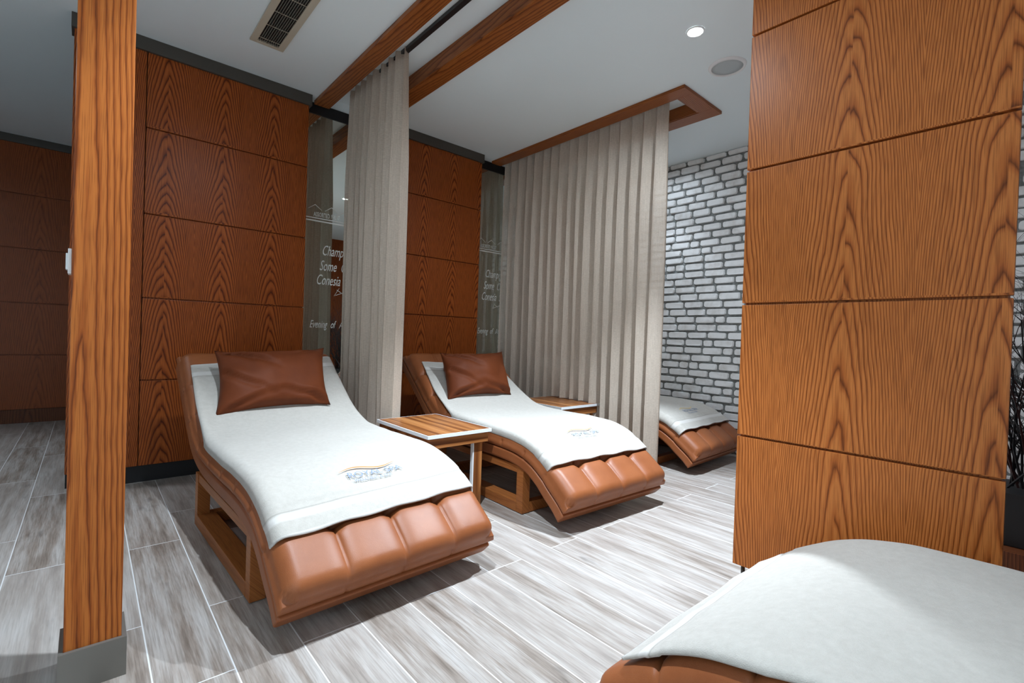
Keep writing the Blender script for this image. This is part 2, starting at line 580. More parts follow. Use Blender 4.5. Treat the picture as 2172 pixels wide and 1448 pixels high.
H = 0.0735
z = 0.004
row = 0
while z < CEIL - .02:
    y = YB + rng.uniform(-.2, 0.0)
    while y < 3.78:
        L = rng.choice([0.198, 0.205, 0.19, 0.21, 0.10, 0.2, 0.185, 0.2])
        a, b = max(y, YB + .002), min(y + L - .021, 3.785)
        if b - a > .04:
            brick(bm, a, b, z + .0085 + rng.uniform(-.003, .003), min(z + H - .0085, CEIL - .004) + rng.uniform(-.003, .003), 0.012)
        y += L
    z += H
    row += 1
bmesh.ops.recalc_face_normals(bm, faces=bm.faces)
struct(from_bm('wall_right', bm, [M['brick'], M['mortar']]))

# ------------------------------------------------------------------ mirrors with lettering
MY = 3.895


def mirror(x0, x1, label):
    e = empty('wall_mirror', ((x0 + x1) / 2, MY, 0.112))
    g = box('glass', (x0 - (x0 + x1) / 2, x1 - (x0 + x1) / 2, 0.0, 0.012, 0.0, 2.578), M['mirror'], e)
    lx = []
    rows = [('ASSORTED   FRUIT', .05, 0.885 + .012, 0.0, 0.07), ('Champignon', .115, 0.60, .38, 0.14), ('Some  Ctilia', .115, 0.478, .38, 0.125),
            ('Conesia  Stolo', .115, 0.365, .38, 0.10), ('Evening of Athens', .085, 0.02, .38, 0.06), ('Coupliosa', .10, -0.105, .6, 0.2)]
    lim = (x1 - x0) / 2 * S - .01
    for n, (line, size, zz, sh, dx) in enumerate(rows):
        cur = 0.0
        for word in line.split():
            me = text_mesh(word, size, sh)
            wmax = max(v.co.x for v in me.vertices) / S * 0.52
            for vtx in me.vertices:
                u = cur + vtx.co.x / S * 0.52
                if n == 5:
                    u = 0.36 - u
                vtx.co = Vector(((u + (x0 - x1) / 2 + 0.02 + dx) * S, -0.0015 * S, (vtx.co.y / S + 1.0 + zz - 0.112) * S))
            cur += wmax + size * .26
            bm = bmesh.new()
            bm.from_mesh(me)
            bpy.data.meshes.remove(me)
            bad = [f for f in bm.faces if any(v.co.x > lim for v in f.verts)]
            bmesh.ops.delete(bm, geom=bad, context='FACES')
            if len(bm.faces):
                from_bm('lettering', bm, M['text'], e)
            else:
                bm.free()
    bm = bmesh.new()
    hw = (x1 - x0) / 2 - .02
    bx(bm, -hw, hw, -0.002, -0.0012, 0.783 + .985, 0.783 + .992)
    bx(bm, -hw, hw, -0.002, -0.0012, 0.783 + .962, 0.783 + .972)
    from_bm('underline', bm, M['text'], e)
    bm = bmesh.new()
    # roof-like line drawing over the heading
    for k in range(5):
        cx = -hw + .08 + k * .13
        for sgn in (-1, 1):
            p = [(cx + sgn * .05, 0.95), (cx, 0.985), (cx, 0.990), (cx + sgn * .055, 0.95)]
            vs = [bm.verts.new((a * S, -0.0016 * S, (1 + b - .112) * S)) for a, b in p]
            bm.faces.new(vs)
    from_bm('line_drawing', bm, M['text'], e)
    bm = bmesh.new()
    for (a, b, c2, d2) in ((0.30, .285, .40, .325), (.31, .33, .37, .295), (.29, .28, .33, .345), (.35, .305, .42, .315)):
        u0, u1 = x0 - (x0 + x1) / 2 + a - .02, x0 - (x0 + x1) / 2 + c2 - .02
        vs = [bm.verts.new((q * S, -0.0016 * S, (1 + w - .112) * S)) for q, w in ((u0, b), (u1, d2), (u1, d2 + .004), (u0, b + .004))]
        bm.faces.new(vs)
    from_bm('scribble', bm, M['text'], e)
    return tag(e, label, 'mirror', 'wall mirrors between the panels')


mirror(1.226, 1.954, 'tall wall mirror with white script lettering left of the bunched curtain')
mirror(2.881, 3.599, 'tall wall mirror with white script lettering left of the wide drawn curtain')

# ------------------------------------------------------------------ wooden post on the left
e = empty('wooden_post', (0.027, 1.81, 0))
box('shaft', (-0.062, 0.061, -0.065, 0.065, 0.004, CEIL - .002), M['post'], e, bevel=0.0025)
bm = bmesh.new()
for d in ((-0.072, 0.0725, -0.078, -0.066), (-0.072, 0.0725, 0.066, 0.078), (-0.072, -0.0625, -0.066, 0.066), (0.0615, 0.0725, -0.066, 0.066)):
    bx(bm, *d, 0.0, 0.11)
from_bm('base_sleeve', bm, M['steel'], e)
tag(e, 'square oak post in a grey metal sleeve, nearest the left edge', 'post')

e = empty('light_switch', (-0.0355, 1.80, 1.165))
box('plate', (-0.008, 0, -0.03, 0.03, -0.034, 0.034), M['white_plastic'], e, bevel=0.002)
box('rocker', (-0.0125, -0.008, -0.018, 0.018, -0.022, 0.022), M['white_plastic'], e, bevel=0.001)
tag(e, 'white light switch on the side of the oak post', 'light switch')

# ------------------------------------------------------------------ free-standing partition on the right
e = empty('panelled_partition', (1.97, 0.46, 0))
PY0, PY1 = 0.085 - .46, 0.842 - .46
ps = [0.111, 0.634, 1.160, 1.692, 2.228, CEIL - .003]
for a, b in zip(ps, ps[1:]):
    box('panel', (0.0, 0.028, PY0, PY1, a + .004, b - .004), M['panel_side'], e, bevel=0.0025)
box('core', (0.020, 0.115, PY0 + .012, PY1 - .006, 0.116, CEIL - .004), M['panel_side'], e)
bm = bmesh.new()
for yy in (PY1 - .02, PY0 + .05):
    pass
for yy in (PY1 - .024, PY0 + .05):
    o = lathe('foot', [(0.0, 0.0), (0.012, 0.0), (0.012, 0.008), (0.0075, 0.012), (0.0075, 0.117), (0, 0.117)], M['dark_steel'], (0.045, yy, 0), e, 16)
tag(e, 'floor-to-ceiling partition of stacked oak veneer panels on short steel feet', 'partition')
bm.free()

# ------------------------------------------------------------------ ceiling boards, tracks, lamp, speaker, vent
BZ = 2.745
zt = CEIL - .0005


def board(dims, label, mat):
    cx, cy = (dims[0] + dims[1]) / 2, (dims[2] + dims[3]) / 2
    o = box('ceiling_beam', (dims[0] - cx, dims[1] - cx, dims[2] - cy, dims[3] - cy, dims[4] - BZ, dims[5] - BZ), mat, None, bevel=0.002)
    o.location = (cx * S, cy * S, BZ * S)
    return tag(o, label, 'beam', 'oak boards along the first curtain track')


def beam_obj(x0, x1, y0, y1, side, label):
    e = empty('ceiling_beam', ((x0 + x1) / 2, (y0 + y1) / 2, BZ))
    hw, hl = (x1 - x0) / 2, (y1 - y0) / 2
    box('face_board', (-hw, hw, -hl, hl, 0, zt - BZ), M['board_y'], e, bevel=0.002)
    sx = hw if side > 0 else -hw
    lo, hi = (hw - .012, hw) if side > 0 else (-hw, -hw + .012)
    # the return board lining the recess
    d = 0.0125
    box('return_board', (hw + .0005, hw + .011, -hl, hl, 0.002, 2.848 - BZ) if side > 0 else (-hw - .011, -hw - .0005, -hl, hl, 0.002, 2.848 - BZ), M['board_y'], e)
    return tag(e, label, 'beam')


beam_obj(1.283, 1.3885, -1.2, 3.855, 1, 'oak ceiling beam on the vent side of the bunched curtain')
beam_obj(1.7165, 1.838, -1.2, 3.855, -1, 'oak ceiling beam on the far side of the bunched curtain')

e = empty('ceiling_curtain_frame', (3.33, 2.8, BZ + .007))
z0, z1 = 0.0, zt - BZ - .007
for nm, d, m in (('side_rail', (3.05, 3.1655, 1.747, 3.855), 'board_y'), ('side_rail', (3.4705, 3.607, 1.747, 3.855), 'board_y'), ('end_rail', (3.166, 3.470, 1.747, 1.8595), 'board_x')):
    box(nm, (d[0] - 3.33, d[1] - 3.33, d[2] - 2.8, d[3] - 2.8, z0, z1), M[m], e, bevel=0.0015)
for d, m in (((3.1655, 3.175, 1.862, 3.855), 'board_y'), ((3.4605, 3.469, 1.862, 3.855), 'board_y'), ((3.176, 3.46, 1.861, 1.872), 'board_x')):
    box('lining_board', (d[0] - 3.33, d[1] - 3.33, d[2] - 2.8, d[3] - 2.8, 0.004, 2.848 - BZ - .007), M[m], e)
tag(e, 'rectangular oak frame in the ceiling around the wide curtain track', 'ceiling frame')

for x, y0, y1, lab in ((1.525, -1.2, 3.72, 'long black curtain track between the two oak ceiling beams'), (3.25, 1.90, 3.85, 'black curtain track inside the oak ceiling frame')):
    o = box('curtain_track', (-0.016, 0.016, (y0 - y1) / 2, (y1 - y0) / 2, -0.022, 0.0), M['black_metal'])
    o.location = (x * S, (y0 + y1) / 2 * S, 2.8495 * S)
    tag(o, lab, 'curtain track')


def downlight(x, y, label, grp=None):
    e = empty('downlight', (x, y, CEIL))
    lathe('trim_ring', [(0.041, -0.0005), (0.041, -0.006), (0.044, -0.008), (0.048, -0.006), (0.050, -0.0005)], M['white_plastic'], (0, 0, 0), e)
    lathe('lens', [(0, -0.004), (0.0405, -0.004), (0.0405, -0.0008)], M['lens'], (0, 0, 0), e)
    tag(e, label, 'downlight', grp)


downlight(2.57, 1.417, 'lit round downlight in the white ceiling beside the round speaker')

e = empty('ceiling_speaker', (3.045, 1.45, CEIL))
lathe('rim', [(0.093, -0.004), (0.094, -0.012), (0.107, -0.010), (0.114, -0.0005)], M['white_plastic'], (0, 0, 0), e, 56)
lathe('grille', [(0, -0.008), (0.06, -0.0075), (0.0925, -0.005), (0.0925, -0.001)], M['grille'], (0, 0, 0), e, 56)
tag(e, 'round white ceiling speaker with grey grille near the downlight', 'speaker')

e = empty('air_vent', (0.808, 2.75, CEIL))
vx, vy0, vy1 = 0.096, -0.62, 0.573
boxes('frame', [(-vx, -vx + .036, vy0, vy1, -0.012, -0.0005), (vx - .036, vx, vy0, vy1, -0.012, -0.0005), (-vx + .036, vx - .036, vy1 - .03, vy1, -0.012, -0.0005), (-vx + .036, vx - .036, vy0, vy0 + .03, -0.012, -0.0005)], M['ivory'], e, bevel=0.001)
box('backing', (-vx + .036, vx - .036, vy0 + .03, vy1 - .03, -0.0012, -0.0004), M['black'], e)
n = 10
w = (2 * vx - .072) / n
for i in range(1, n):
    xx = -vx + .036 + i * w
    box('slat', (xx - .0014, xx + .0014, vy0 + .03, vy1 - .03, -0.011, -0.0015), M['vent_slat'], e)
for k, yy in enumerate((vy1 - .075, vy1 - .235, vy1 - .395, vy1 - .555, vy1 - .715)):
    box('crossbar', (-vx + .036, vx - .036, yy - .0015, yy + .0015, -0.0112, -0.009), M['ivory'], e)
tag(e, 'long ivory air vent with dark slots in the ceiling above the left lounger', 'air vent')


# ------------------------------------------------------------------ curtains
def curtain(name, X, y0, y1, folds, amp, zbot, ztop, label, seed=1, ph0=0.0, lean=None, squash=0.10, mat='curtain'):
    """y0 = near end, y1 = wall end. zbot(y) gives the hem height."""
    r = random.Random(seed)
    nv, nz = folds * 16, 44
    jit = [r.uniform(-.22, .22) for _ in range(folds + 3)]
    am = [r.uniform(.78, 1.15) for _ in range(folds + 3)]
    bm = bmesh.new()
    cols = []
    for i in range(nv + 1):
        v = i / nv
        k = v * folds
        ki = int(k)
        fr = k - ki
        sm = fr * fr * (3 - 2 * fr)
        j = jit[ki] * (1 - sm) + jit[ki + 1] * sm
        a = am[ki] * (1 - sm) + am[ki + 1] * sm
        ph = 2 * math.pi * k + j * 2 + ph0
        col = []
        yy = y0 + (y1 - y0) * v
        zb = zbot(yy)
        for q in range(nz + 1):
            w = q / nz
            zz = ztop + (zb - ztop) * w
            grow = 0.62 + 0.38 * min(1, w * 4) + 0.12 * w
            dx = amp * a * grow * math.sin(ph + 0.35 * w * math.sin(k * 1.7))
            pitch = (y1 - y0) / folds
            dy = squash * pitch * math.sin(2 * ph) * min(1, .4 + w * 3)
            wob = 0.012 * w * math.sin(k * 2.3 + 1.3 * w * 3)
            ln = lean(yy, w) if lean else 0.0
            col.append(bm.verts.new(((dx + wob + ln) * S, (yy + dy - (y0 + y1) / 2) * S, (zz - ztop) * S)))
        cols.append(col)
    for a, b in zip(cols, cols[1:]):
        for q in range(nz):
            bm.faces.new((a[q], b[q], b[q + 1], a[q + 1]))
    me = bpy.data.meshes.new(name)
    for f in bm.faces:
        f.smooth = True
    bm.to_mesh(me)
    bm.free()
    o = new_obj(name, me, M[mat])
    o.location = (X * S, (y0 + y1) / 2 * S, ztop * S)
    return tag(o, label, 'curtain')


curtain('curtain', 1.515, 2.835, 3.67, 8, 0.062, lambda y: 0.004, 2.847, 'bunched beige linen curtain hanging between the two made-up loungers', 4, ph0=-0.3)


def hem2(y):
    if 2.62 < y < 3.12:
        return 0.464
    return 0.006


curtain('curtain', 3.25, 1.985, 3.878, 17, 0.052, hem2, 2.826, 'wide drawn sheer beige curtain under the oak ceiling frame', 9, ph0=0.6)


# ------------------------------------------------------------------ loungers
PROF = [(-0.075, .178), (-0.03, .222), (0.05, .283), (0.12, .338), (0.23, .398), (0.37, .434), (0.55, .446), (0.77, .446), (1.0, .450), (1.15, .463),
        (1.26, .495), (1.36, .56), (1.5, .672), (1.64, .785), (1.735, .862)]


def catmull(pts, n=24):
    out = []
    p = [(2 * pts[0][0] - pts[1][0], 2 * pts[0][1] - pts[1][1])] + pts + [(2 * pts[-1][0] - pts[-2][0], 2 * pts[-1][1] - pts[-2][1])]
    for i in range(1, len(p) - 2):
        for k in range(n):
            t = k / n
            q = []
            for d in (0, 1):
                a, b, c, e = p[i - 1][d], p[i][d], p[i + 1][d], p[i + 2][d]
                q.append(0.5 * (2 * b + (c - a) * t + (2 * a - 5 * b + 4 * c - e) * t * t + (3 * b - a - 3 * c + e) * t ** 3))
            out.append(tuple(q))
    out.append(pts[-1])
    return out


CUR = catmull(PROF)
ARC = [0.0]
for a, b in zip(CUR, CUR[1:]):
    ARC.append(ARC[-1] + math.hypot(b[0] - a[0], b[1] - a[1]))
LEN = ARC[-1]


def curve_at(s):
    """point and upward normal of the top profile at arc length s (clamped, extended straight)"""
    if s <= 0:
        i = 0
    elif s >= LEN:
        i = len(CUR) - 2
    else:
        lo, hi = 0, len(ARC) - 1
        while hi - lo > 1:
            m = (lo + hi) // 2
            if ARC[m] <= s:
                lo = m
            else:
                hi = m
        i = min(lo, len(CUR) - 2)
    a, b = CUR[i], CUR[i + 1]
    d = ARC[i + 1] - ARC[i]
    t = (s - ARC[i]) / d
    ty, tz = (b[0] - a[0]) / d, (b[1] - a[1]) / d
    i0, i1 = max(0, i - 9), min(len(CUR) - 1, i + 10)
    ny, nz = CUR[i1][0] - CUR[i0][0], CUR[i1][1] - CUR[i0][1]
    m = math.hypot(ny, nz)
    ny, nz = ny / m, nz / m
    return a[0] + ty * d * t, a[1] + tz * d * t, -nz, ny


def place(u, s, depth):
    y, z, ny, nz = curve_at(s)
    return Vector((u * S, (y - ny * depth) * S, (z - nz * depth) * S))


W, TC, TS = 0.875, 0.100, 0.062
RC = 0.050                                   # edge rounding of the cushion
ROWS = [0.222 + 0.22 * k for k in range(10) if 0.222 + 0.22 * k < LEN - .1]
COLS = [-0.219, 0.0, 0.219]


def edge_drop(d, r=RC):
    if d >= r:
        return 0.0
    return r - math.sqrt(max(0.0, r * r - (r - d) ** 2))


def tuft(u, s):
    du = min(abs(u - c) for c in COLS)
    ds = min(abs(s - c) for c in ROWS)
    cu = min(1.0, min([abs(u - c) for c in COLS + [-W / 2, W / 2]]) / 0.1095)
    rr = [0.0] + ROWS + [LEN]
    k = max(i for i in range(len(rr)) if rr[i] <= max(s, 0)) if s < LEN else len(rr) - 2
    k = min(k, len(rr) - 2)
    half = (rr[k + 1] - rr[k]) / 2
    cs = min(1.0, min(abs(s - rr[k]), abs(rr[k + 1] - s)) / half)
    pu, ps = 1 - (1 - cu) ** 4.2, 1 - (1 - cs) ** 4.2
    if k == 0 and s < half:
        ps = 1.0
    h = 0.016 * pu * ps - 0.010
    fr = min(1.0, max(0.25, (max(s, 0) - .02) / .16)) if s < ROWS[0] else 1.0
    h -= 0.008 * math.exp(-(du / .0045) ** 2) * (.35 + .65 * fr) + 0.010 * math.exp(-(ds / .006) ** 2)
    h -= 0.034 * math.exp(-(du * du + ds * ds) / .026 ** 2)
    return h


def axis_samples(lo, hi, n, r, extra=6):
    """even samples with finer steps in the rounded ends"""
    out = [lo + r * (1 - math.cos(math.pi / 2 * k / extra)) for k in range(extra)]
    m = [lo + r + (hi - lo - 2 * r) * k / n for k in range(n + 1)]
    end = [hi - r * (1 - math.cos(math.pi / 2 * k / extra)) for k in range(extra)]
    return out + m + list(reversed(end))


def cushion_mesh():
    us = axis_samples(-W / 2 + .006, W / 2 - .006, 104, RC)
    ss = axis_samples(0.0, LEN, 260, RC)
    bm = bmesh.new()
    top = []
    for u in us:
        line = []
        for s in ss:
            d = max(0.0, min(u + W / 2 - .006, W / 2 - .006 - u))
            d2 = max(0.0, min(s, LEN - s))
            if d < RC and d2 < RC:
                dd = RC - math.hypot(RC - d, RC - d2)
                dd = max(0.0, dd)
            else:
                dd = min(d, d2)
            fade = min(1.0, dd / (RC * .8))
            dep = edge_drop(dd) - tuft(u, s) * (0.35 + .65 * fade)
            line.append(bm.verts.new(place(u, s, dep)))
        top.append(line)
    nu, ns = len(us), len(ss)
    for i in range(nu - 1):
        for j in range(ns - 1):
            bm.faces.new((top[i][j], top[i + 1][j], top[i + 1][j + 1], top[i][j + 1]))
    # skirt: perimeter of the top, stepped down to the seam
    per = [(i, 0) for i in range(nu)] + [(nu - 1, j) for j in range(1, ns)] + [(i, ns - 1) for i in range(nu - 2, -1, -1)] + [(0, j) for j in range(ns - 2, 0, -1)]
    prev = [top[i][j] for i, j in per]
    steps = 7
    for q in range(1, steps + 1):
        w = q / steps
        ring = []
        for i, j in per:
            u, s = us[i], ss[j]
            bul = 0.010 * math.sin(math.pi * min(1, w * 1.02)) - 0.010 * max(0, (w - .8) / .2) ** 2
            uu, s2 = u, s
            du = min(abs(u - c) for c in COLS)
            ds = min(abs(s - c) for c in ROWS)
            if j == 0 or j == ns - 1:
                g = 0.008 * math.exp(-(du / .006) ** 2) * (1 - w * .75)
                s2 = s - (bul - g) * (1 if j == 0 else -1)
            if i == 0 or i == nu - 1:
                g = 0.012 * math.exp(-(ds / .010) ** 2) * (1 - w)
                uu = u + (bul - g) * (1 if i else -1)
            ring.append(bm.verts.new(place(uu, s2, RC + (TC - RC) * w + .006)))
        m = len(per)
        for k in range(m):
            k2 = (k + 1) % m
            bm.faces.new((prev[k], ring[k], ring[k2], prev[k2]))
        prev = ring
    # underside ribs across the width
    bot = {}
    for k, (i, j) in enumerate(per):
        bot[(i, j)] = prev[k]
    for j in range(ns - 1):
        a, b = bot[(0, j)], bot[(nu - 1, j)]
        c, d = bot[(nu - 1, j + 1)], bot[(0, j + 1)]
        if j == 0:
            bm.faces.new([bot[(i, 0)] for i in range(nu)] + [c, d])
        elif j == ns - 2:
            bm.faces.new([a, b, c] + [bot[(i, ns - 1)] for i in range(nu - 2, 0, -1)] + [d])
        else:
            bm.faces.new((a, b, c, d))
    bmesh.ops.recalc_face_normals(bm, faces=bm.faces)
    return bm


def shell_mesh():
    """thin padded tray below the cushion"""
    hw = W / 2
    n = 120
    sec = [(-hw + .006, 0), (hw - .006, 0), (hw, .006), (hw, TS - .014), (hw - .005, TS - .004), (hw - .014, TS), (-hw + .014, TS), (-hw + .005, TS - .004), (-hw, TS - .014), (-hw, .006)]
    bm = bmesh.new()
    rings = []
    ss = [-.018, -.012] + [LEN * k / n for k in range(n + 1)]
    ss[2] = 0.002
    for q, s in enumerate(ss):
        sh = .008 if q == 0 else 0.0
        rings.append([bm.verts.new(place(u * (1 - sh * .5), s, TC + .0065 + d * (1 - 2 * sh) + sh * .5)) for u, d in sec])
    m = len(sec)
    for a, b in zip(rings, rings[1:]):
        for k in range(m):
            k2 = (k + 1) % m
            bm.faces.new((a[k], a[k2], b[k2], b[k]))
    bm.faces.new(rings[0])
    bm.faces.new(list(reversed(rings[-1])))
    bmesh.ops.recalc_face_normals(bm, faces=bm.faces)
    return bm


def top_depth(u, s, off):
    """depth (negative = above) of a sheet lying on the cushion"""
    d = W / 2 - .006 - abs(u)
    if d >= RC:
        dep = 0.0
    elif d > 0:
        dep = edge_drop(d)
    else:
        dep = RC + (-d)
    return dep - off


def towel_point(u, s, off, wr, seed):
    un = u
    lim = W / 2 - .006 + off
    dep = top_depth(u, s, off + .006)
    if abs(u) > lim:
        un = math.copysign(lim + (abs(u) - lim) * .18, u)
    n = noise.noise(Vector((u * 5 + seed, s * 4, seed * 3.1))) * wr + noise.noise(Vector((u * 14, s * 11 + seed, 2.0))) * wr * .35
    return un, dep - max(-.003, n) - .002, s


def towel(name, label, root_loc, rot, s0, s1, uL, uR, seed, hem_tilt=0.0, top_tilt=0.0, off=0.008, wr=0.006, logo=True, logo_mat=('orange_thread', 'blue_thread'), edge_fn=None, logo_u=0.0, flat=False):
    e = empty(name, root_loc, rot)
    bm = bmesh.new()
    uv = bm.loops.layers.uv.new('UVMap')
    nu, ns = 70, 200
    grid = []
    for i in range(nu + 1):
        line = []
        for j in range(ns + 1):
            v = j / ns
            a, b = uL, uR
            if edge_fn:
                a, b = edge_fn(v)
            u = a + (b - a) * i / nu
            s = s0 + (s1 - s0) * v + hem_tilt * (i / nu - .5) * (1 - v) + top_tilt * (i / nu - .5) * v
            s += 0.003 * math.sin(i * .35 + seed) * (1 - v) ** 6
            un, dep, s2 = towel_point(u, s, off, wr, seed)
            # woven border bands near both ends
            for c0, c1 in ((s0 + .085, s0 + .125), (s1 - .13, s1 - .085)):
                if c0 < s - hem_tilt * (i / nu - .5) * (1 - v) < c1:
                    dep += .0028
            lift = 0.026 * math.exp(-((s - 1.40) / .13) ** 2) * (math.exp(-((u - a) / .05) ** 2) + .6 * math.exp(-((u - b) / .05) ** 2)) if not flat else 0.0
            line.append((bm.verts.new(place(un, s2, dep - lift)), u, min(s - s0 - hem_tilt * (i / nu - .5) * (1 - v), s1 + top_tilt * (i / nu - .5) * v - s)))
        grid.append(line)
    for i in range(nu):
        for j in range(ns):
            q = (grid[i][j], grid[i + 1][j], grid[i + 1][j + 1], grid[i][j + 1])
            f = bm.faces.new([x[0] for x in q])
            f.smooth = True
            for lp, x in zip(f.loops, q):
                lp[uv].uv = (x[1], x[2])
    bmesh.ops.recalc_face_normals(bm, faces=bm.faces)
    o = from_bm('cloth', bm, M['towel'], e)
    md = o.modifiers.new('thickness', 'SOLIDIFY')
    md.thickness = 0.007
    md.offset = 1.0 if True else 0
    if logo:
        def stitch(me, cu, cs, mat, nm):
            for vtx in me.vertices:
                u, s = cu + vtx.co.x / S, cs + vtx.co.y / S
                un, dep, s2 = towel_point(u, s, off, wr, seed)
                vtx.co = place(un, s2, dep - .0086)
            ob = new_obj(nm, me, M[mat], e)
            return ob
        cs = s0 + 0.19
        stitch(text_mesh('ROYAL SPA', .047), logo_u - .105, cs - .016, logo_mat[1], 'embroidered_name')
        stitch(text_mesh('WELLNESS & SPA', .022), logo_u - .092, cs - .042, logo_mat[1], 'embroidered_tagline')
        me = bpy.data.meshes.new('swoosh')
        bs = bmesh.new()
        pr = []
        for k in range(41):
            t = k / 40
            x = -.13 + .26 * t
            y = .034 + .012 * math.sin(t * 2 * math.pi * 1.25 - .7) + .008 * t
            th = .0035 * math.sin(math.pi * min(1, max(0.02, t))) + .0006
            pr.append((bs.verts.new((x * S, (y - th) * S, 0)), bs.verts.new((x * S, (y + th) * S, 0))))
        for a, b in zip(pr, pr[1:]):
            bs.faces.new((a[0], b[0], b[1], a[1]))
        bs.to_mesh(me)
        bs.free()
        stitch(me, logo_u, cs, logo_mat[0], 'embroidered_swoosh')
    return tag(e, label, 'towel', None)


def lounger(loc, rot, label):
    e = empty('spa_lounger', loc, rot)
    tag(e, label, 'lounger', 'tufted leather spa loungers')
    return e


_c = from_bm('cushion', cushion_mesh(), M['leather'], None, smooth=True)
_s = from_bm('shell', shell_mesh(), M['leather'], None, smooth=False)
_es = _s.modifiers.new('soft_edges', 'BEVEL')
_es.width = 0.004
_es.segments = 2
fx = 0.40
FY0, FY1 = 0.345, 1.24
PW = 0.055
bm = bmesh.new()
bx(bm, -PW / 2, PW / 2, -PW / 2, PW / 2, 0.004, 0.2675, bevel=.0025)
_post = from_bm('frame_post', bm, M['frame_wood'])
bm = bmesh.new()
hl = (FY1 - FY0) / 2
bx(bm, -.0415, .0415, -hl + PW / 2 + .0005, hl - PW / 2 - .0005, 0.0045, 0.062, bevel=.002)
_rail = from_bm('bottom_rail', bm, M['frame_wood'])
bm = bmesh.new()
bx(bm, -.024, .024, -hl + PW / 2 + .0005, hl - PW / 2 - .0005, 0.226, 0.2665, bevel=.002)
_trail = from_bm('top_rail', bm, M['frame_wood'])
bm = bmesh.new()
bx(bm, -fx + PW / 2 + .0005, fx - PW / 2 - .0005, -.024, .024, 0.0045, 0.062, bevel=.002)
_xrail = from_bm('cross_rail', bm, M['frame_wood'])
bm = bmesh.new()
bx(bm, -fx + .06, fx - .06, -hl + .06, hl - .06, 0.0015, 0.004)
PROTO = [_c, _s, _post, _rail, _trail, _xrail]
bm.free()
first = True


def fill_lounger(e):
    global first

    def put(src, loc=(0, 0, 0)):
        o = src.copy()
        COL.objects.link(o)
        o.parent = e
        o.location = Vector(loc) * S
        o.name = src.name.split('.')[0]
        return o
    put(_c)
    put(_s)
    for x in (-fx, fx):
        for y in (FY0, FY1):
            put(_post, (x, y, 0))
        put(_rail, (x - math.copysign(.0135, x), (FY0 + FY1) / 2, 0))
        put(_trail, (x, (FY0 + FY1) / 2, 0))
    for y in (FY0, FY1):
        put(_xrail, (0, y, 0))


R = math.radians
A1 = ((0.893, 1.602, 0), R(2.0))
A2 = ((2.262, 1.628, 0), R(-2.0))
A3 = ((1.322, 0.640, 0), R(180))
A4 = ((3.845, 1.80, 0), R(2.0))
LAB = ['tan tufted leather spa lounger under the air vent, nearest the oak post', 'tan tufted leather spa lounger between the small table and the wide curtain',
       'tan tufted leather lounger cut off in the bottom right foreground', 'tan leather lounger in front of the white brick wall, half behind the curtain']
for (loc, rot), lab in zip((A1, A2, A3, A4), LAB):
    fill_lounger(lounger(loc, rot, lab))
for o in PROTO:
    COL.objects.unlink(o)
    bpy.data.objects.remove(o)

LH = 0.21
towel('spa_towel', 'white terry towel with logo spread on the lounger nearest the oak post', *A1, LH, 1.91, -0.425, 0.432, 1.0, hem_tilt=0.03, top_tilt=0.07,
      edge_fn=lambda v: (-0.432 + 0.03 * max(0, (v - .62) / .38) ** 0.7, 0.432 - .02 * max(0, (v - .7) / .3)))
towel('spa_towel', 'white terry towel with logo spread on the lounger beside the wide curtain', *A2, LH + .01, 1.86, -0.428, 0.43, 2.7, hem_tilt=-0.01, top_tilt=-.03,
      edge_fn=lambda v: (-0.432 + 0.06 * max(0, (v - .6) / .4) ** 0.7, 0.432 - .10 * max(0, (v - .7) / .3)))
towel('spa_towel', 'large white terry towel on the foreground lounger at bottom right', *A3, .115, 1.90, -0.435, 0.43, 4.1, logo=False,
      edge_fn=lambda v: (-0.44, 0.388 + .03 * min(1, v * 5) + .010 * math.sin(v * 14)))
towel('spa_towel', 'beige-white terry towel on the lounger in front of the brick wall', *A4, LH, 1.90, -0.435, 0.435, 5.3, logo_mat=('yellow_thread', 'blue_thread'))


